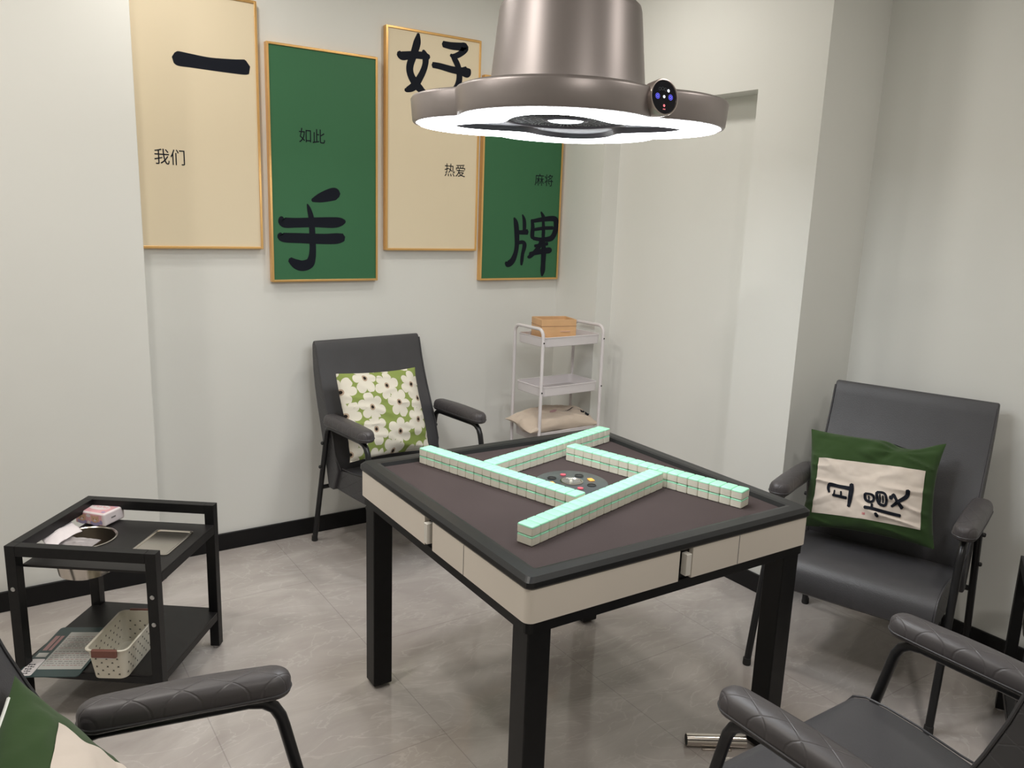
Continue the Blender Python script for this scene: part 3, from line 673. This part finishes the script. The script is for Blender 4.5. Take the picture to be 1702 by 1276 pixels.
# ---- tissue pack on the cart
t = thing('tissue_pack', 'pink and white tissue pack standing on the black service cart beside the bin', 'tissue pack', (.290, 2.966, .4772), math.radians(-49.7))
b = MB(); b.box(-.062, .062, -.048, .048, 0, .046); obj('wrapper', b, 'pinklite', t, bevel=.007, seg=3)
b = MB()
b.box(-.055, .052, -.0486, -.0481, .005, .041, 0); b.box(-.054, .054, -.041, .041, .0461, .0465, 0)
obj('pink_print', b, 'pink', t)
def blob(mb, cx, cy, rx, ry, fn, mi, n=20): mb.poly([fn(cx+rx*math.cos(2*PI*k/n), cy+ry*math.sin(2*PI*k/n)) for k in range(n)], mi)
b = MB(); ff = lambda x, z: (x, -.0490, z); tf = lambda x, y: (x, y, .0468); ff2 = lambda x, z: (x, -.0493, z)
for cx in (-.030, .024):
    blob(b, cx, .010, .020, .009, ff, 1)
    for ex in (-.012, .012): blob(b, cx+ex, .033, .0045, .0045, ff2, 0)
    blob(b, cx, .024, .0165, .012, ff2, 0)
    f3 = lambda x, z: (x, -.0496, z)
    for ex in (-.006, .006): blob(b, cx+ex, .025, .0014, .0016, f3, 3)
    blob(b, cx, .020, .005, .0035, f3, 2)
blob(b, -.003, .034, .009, .006, ff, 2); blob(b, .048, .015, .006, .008, ff, 1); blob(b, -.003, .010, .006, .006, ff, 2)
blob(b, 0, .002, .040, .022, tf, 2); t2 = lambda x, y: (x, y, .0470)
for k in range(7): blob(b, -.026+.009*k, .006+.004*math.sin(k*2), .0034, .0055, t2, 4)
for cx, cy in ((-.045, -.030), (.044, .030), (-.044, .030), (.045, -.032)): blob(b, cx, cy, .007, .006, tf, 1)
obj('printed_motif', b, ['tan', 'lilac', 'pinklite', 'ink', 'pink'], t)
b = MB(); b.box(.0621, .0626, -.016, .004, .021, .026); obj('printed_mark', b, 'print_grey', t)

# ---- crumpled paper and plastic bag over the bin
def sheet(fn, nu, nv):
    b = MB(); vs = [fn(i/nu, j/nv) for i in range(nu+1) for j in range(nv+1)]
    b.add(vs, [(i*(nv+1)+j, (i+1)*(nv+1)+j, (i+1)*(nv+1)+j+1, i*(nv+1)+j+1) for i in range(nu) for j in range(nv)], 0, True); return b
P00, P10, P11, P01 = Vector((.085, 2.875, 0)), Vector((.185, 2.975, 0)), Vector((.222, 2.842, 0)), Vector((.122, 2.722, 0))
def pf(u, v):
    p = P00*(1-u)*(1-v)+P10*u*(1-v)+P11*u*v+P01*(1-u)*v
    n = noise.noise(Vector((u*3, v*3, 1.7)))*.008+noise.noise(Vector((u*9, v*9, 4)))*.002
    z = .497+.022*math.sin(PI*(.15+.8*u))*math.sin(PI*(.2+.65*v))+n-.010*(1-u)*v
    return (p.x, p.y, z)
b = sheet(pf, 26, 26); o = obj('tissue_sheet', b, 'paper'); s = o.modifiers.new('s', 'SOLIDIFY'); s.thickness = .0014
tag(o, 'white tissue sheet draped over the steel bin of the service cart', 'tissue paper')
def bf(u, v):
    x = .075+.150*u; y = 2.69+.185*v
    w_ = Matrix.Rotation(math.radians(-36.8), 3, 'Z') @ Vector((-.195+.125*u, -.080+.085*v, 0))
    e = min(1, 5*min(u, 1-u, v, 1-v))
    z = .4785+e*(.010+.012*abs(noise.noise(Vector((u*4, v*4, 9))))+.003*noise.noise(Vector((u*9, v*9, 2))))
    return (.3225+w_.x, 2.729+w_.y, z)
b = sheet(bf, 44, 34); o = obj('plastic_bag', b, 'bag'); s = o.modifiers.new('s', 'SOLIDIFY'); s.thickness = .0006
tag(o, 'crumpled clear plastic bag under the white tissue on the service cart', 'plastic bag')

# ---- basket on the lower shelf
bk = thing('storage_basket', 'cream plastic basket with brown handles on the cart\'s lower shelf', 'basket', (.293, 2.573, .1425), math.radians(57.3-90))
b = MB()
def br(hx_, hy_, z_, r_=.022): return [(x, y, z_) for x, y in rrect(hx_, hy_, r_, 6)]
b.rings([br(.050, .106, 0), br(.0505, .1065, .004), br(.060, .121, .098), br(.0655, .1265, .100), br(.066, .127, .104), br(.0635, .1245, .106), br(.0585, .1195, .103), br(.0485, .1045, .006)], 0, True, True, True)
obj('tub', b, 'basket', bk)
b = MB()
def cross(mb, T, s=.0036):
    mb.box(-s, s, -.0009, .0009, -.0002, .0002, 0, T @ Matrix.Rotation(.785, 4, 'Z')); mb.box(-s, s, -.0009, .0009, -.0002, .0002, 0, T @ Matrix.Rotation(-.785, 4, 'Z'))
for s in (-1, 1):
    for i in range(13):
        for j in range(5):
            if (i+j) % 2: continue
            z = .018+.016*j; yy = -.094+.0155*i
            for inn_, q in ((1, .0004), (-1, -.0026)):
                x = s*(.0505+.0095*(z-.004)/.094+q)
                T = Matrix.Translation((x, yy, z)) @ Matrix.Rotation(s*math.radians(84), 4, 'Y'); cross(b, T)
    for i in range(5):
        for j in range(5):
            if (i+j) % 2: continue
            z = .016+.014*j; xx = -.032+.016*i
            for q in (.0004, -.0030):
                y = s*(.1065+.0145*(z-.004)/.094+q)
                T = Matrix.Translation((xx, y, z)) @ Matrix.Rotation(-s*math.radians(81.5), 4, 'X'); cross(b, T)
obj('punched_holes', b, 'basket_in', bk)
for s in (-1, 1):
    b = MB(); b.box(-.038, .038, s*.1285-.006, s*.1285+.006, .083, .109); obj('handle', b, 'brown', bk, bevel=.004)
b = MB(); b.box(-.023, .023, -.1245, -.120, .076, .086); obj('grip_lip', b, 'label', bk, bevel=.002)

# ---- teal folder with a printed sheet
fa = math.radians(-30)
fo = thing('menu_folder', 'dark teal menu folder with a printed sheet, left of the cream basket', 'folder', (.148, 2.712, .1425), fa)
b = MB(); b.rings([[(x, y, z) for x, y in rrect(.094, .148, .012, 4)] for z in (0, .004)], 0, True, True, False); obj('cover', b, 'teal', fo, bevel=.001)
b = MB(); b.rings([[(x+.020, y+.002, z) for x, y in rrect(.066, .112, .002, 2)] for z in (.0041, .0046)], 0, True, True, False); obj('sheet', b, 'sheet', fo)
b = MB(); b.rings([[(x-.068, y-.098, z) for x, y in rrect(.020, .047, .006, 4)] for z in (.0041, .0047)], 0, True, True, False); lb = obj('label', b, 'label', fo)
b = MB(); T = Matrix.Translation((-.068, -.112, .0049)) @ Matrix.Rotation(0, 4, 'Z')
for k in range(5):
    xx, yy = -.004+.003*(k % 2), -.020+.012*k
    for j in range(3): b.box(xx-.010+.007*j, xx-.006+.007*j, yy-.003, yy+.003-.002*((j+k) % 2), 0, .0003, 0, T)
    b.box(xx-.011, xx+.010, yy-.0005, yy+.0007, 0, .0003, 0, T)
obj('label_print', b, 'ink', lb)
b = MB()
random.seed(3)
for r in range(17):
    yy = .094-.0115*r
    if r in (0, 8): continue
    x = -.040
    while x < .078:
        L_ = random.uniform(.004, .014); b.box(x, min(x+L_, .080), yy, yy+.0028, .0047, .0049, r % 3 == 1 and 1 or 0); x += L_+random.uniform(.002, .006)
obj('sheet_print', b, ['print_grey', 'print_red'], fo)
b = MB(); b.box(-.086, -.055, -.040, -.015, .0041, .0046, 0); b.box(-.084, -.070, .0, .09, .0041, .0046, 1); b.box(-.066, -.056, .0, .09, .0041, .0046, 1); obj('side_print', b, ['sheet', 'print_red'], fo)

# ================================================================= white three-tier trolley in the corner
WR = math.radians(2)
wt = thing('trolley', 'white three-tier metal trolley in the corner behind the table', 'trolley', (2.478, 3.243, 0), WR)
hx, hy = .197, .117
for s in (-1, 1):
    b = MB(); P = [(s*hx, -hy, .045), (s*hx, -hy, .994)]
    P += [(s*hx, -hy+.035*(1-math.cos(math.radians(a))), .994+.035*math.sin(math.radians(a))) for a in (20, 45, 70, 90)]
    P += [(s*hx, hy-.035*(1-math.cos(math.radians(a))), .994+.035*math.sin(math.radians(a))) for a in (90, 70, 45, 20)]
    P += [(s*hx, hy, .994), (s*hx, hy, .045)]
    b.tube(P, .0085, 12); fr = obj('side_frame', b, 'white_metal', wt)
    for y_ in (-hy, hy):
        b = MB(); b.lathe([(.003, -.011), (.021, -.010), (.0225, 0), (.021, .010), (.003, .011)], 20, 0, Matrix.Translation((s*hx, y_, .0226)) @ Matrix.Rotation(PI/2, 4, 'X')); b.box(s*hx-.013, s*hx+.013, y_-.007, y_+.007, .036, .047); obj('caster', b, 'rubber', fr)
for zt in (.985, .735, .500):
    b = MB()
    ix, iy = hx-.011, hy-.004
    b.rings([[(x, y, z) for x, y in rrect(ix*q, iy*q, .028, 5)] for z, q in ((zt-.045, .965), (zt-.045, .99), (zt, 1.0), (zt, .992), (zt-.042, .982), (zt-.0445, .955))], 0, True, False, True)
    tr = obj('basket_tier', b, 'white_metal', wt)
    b = MB(); b.tube([(x, y, zt) for x, y in rrect(ix, iy, .028, 5)], .0026, 8, closed=True); obj('rim_wire', b, 'white_metal', tr)
    b = MB(); b.rings([[(x, y, z) for x, y in rrect(ix*.975, iy*.975, .026, 5)] for z in (zt-.047, zt-.044)], 0, True, True, False); obj('tier_floor', b, 'tray_floor', tr)
    for s in (-1, 1):
        for y_ in (-hy, hy):
            b = MB(); b.lathe([(.0042, 0), (.0042, .0015), (.0001, .0025)], 10, 0, Matrix.Translation((s*hx, y_-.0085*(1 if y_ < 0 else -1), zt-.022)) @ Matrix.Rotation(PI/2 if y_ < 0 else -PI/2, 4, 'X'), False); obj('screw', b, 'bolt' if y_ > 0 else 'rubber', tr)
# wooden box on the top tier
wb = thing('wooden_box', 'light wooden box on the top tier of the white trolley', 'box', (2.440, 3.244, .9412), math.radians(-14))
b = MB(); R = []
bx, by, bh = .095, .072, .125
b.rings([[(x*q, y*q2, z) for x, y in rrect(bx, by, .004, 3)] for z, q, q2 in ((0, 1, 1), (bh, 1, 1), (bh, .93, .89), (.010, .93, .89))], 0, True, True, False)
obj('box_body', b, 'wood', wb, bevel=.001)
b = MB(); b.box(-bx-.0006, bx+.0006, -by-.0006, by+.0006, bh-.034, bh-.0325); obj('lid_line', b, 'brown', wb)
b = MB(); b.box(.005, .060, -by-.0025, -by, .062, .070); obj('finger_slot', b, 'tan', wb, bevel=.001)
# beige pillow in the lowest tier
S4 = cushion_fn(.232, .115, .052, 2.2, .012, .04)
Mp = Matrix.Translation((2.455, 3.235, .528)) @ Matrix.Rotation(WR, 4, 'Z') @ Matrix.Rotation(math.radians(3), 4, 'X')
cu4 = cushion('pillow', 'beige pillow with black and red print, on the trolley\'s lowest visible tier', S4, 'pillow', Mp)
b = MB()
def pp(x, y):
    p = S4(x, y, 1); return (p[0], p[1], p[2]+.0035)
for s in ([(.66, -.50, .10), (.72, -.35, .14), (.80, -.30, .10)], [(.74, -.62, .10), (.80, -.52, .12), (.87, -.50, .06)], [(.60, -.25, .05), (.70, -.20, .07)], [(.30, -.10, .04), (.44, -.13, .05), (.55, -.10, .04)]): stroke(b, s, pp, 0, 4)
obj('black_print', b, 'ink', cu4); b = MB()
stroke(b, [(-.16, -.15, .06), (-.06, -.20, .12), (.02, -.12, .06)], pp, 0, 4)
obj('rose_print', b, 'print_red', cu4)

# ================================================================= metal pipe on the floor by the table leg
pv = Vector((1.687, 1.474, 0)); pw = Vector((1.838, 1.374, 0)); pd = (pw-pv)
t = thing('metal_pipe', 'short polished metal pipe lying on the floor by the right table leg', 'pipe', tuple(pv), math.atan2(pd.y, pd.x))
b = MB(); b.tube([(0, 0, .0195), (pd.length, 0, .0195)], .0195, 24); obj('tube', b, 'pipe', t)
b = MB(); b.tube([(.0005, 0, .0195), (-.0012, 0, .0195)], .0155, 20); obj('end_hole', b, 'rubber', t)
b = MB(); b.box(.045, .135, -.0255, -.0185, .0, .006); obj('flange', b, 'pipe', t, bevel=.001)
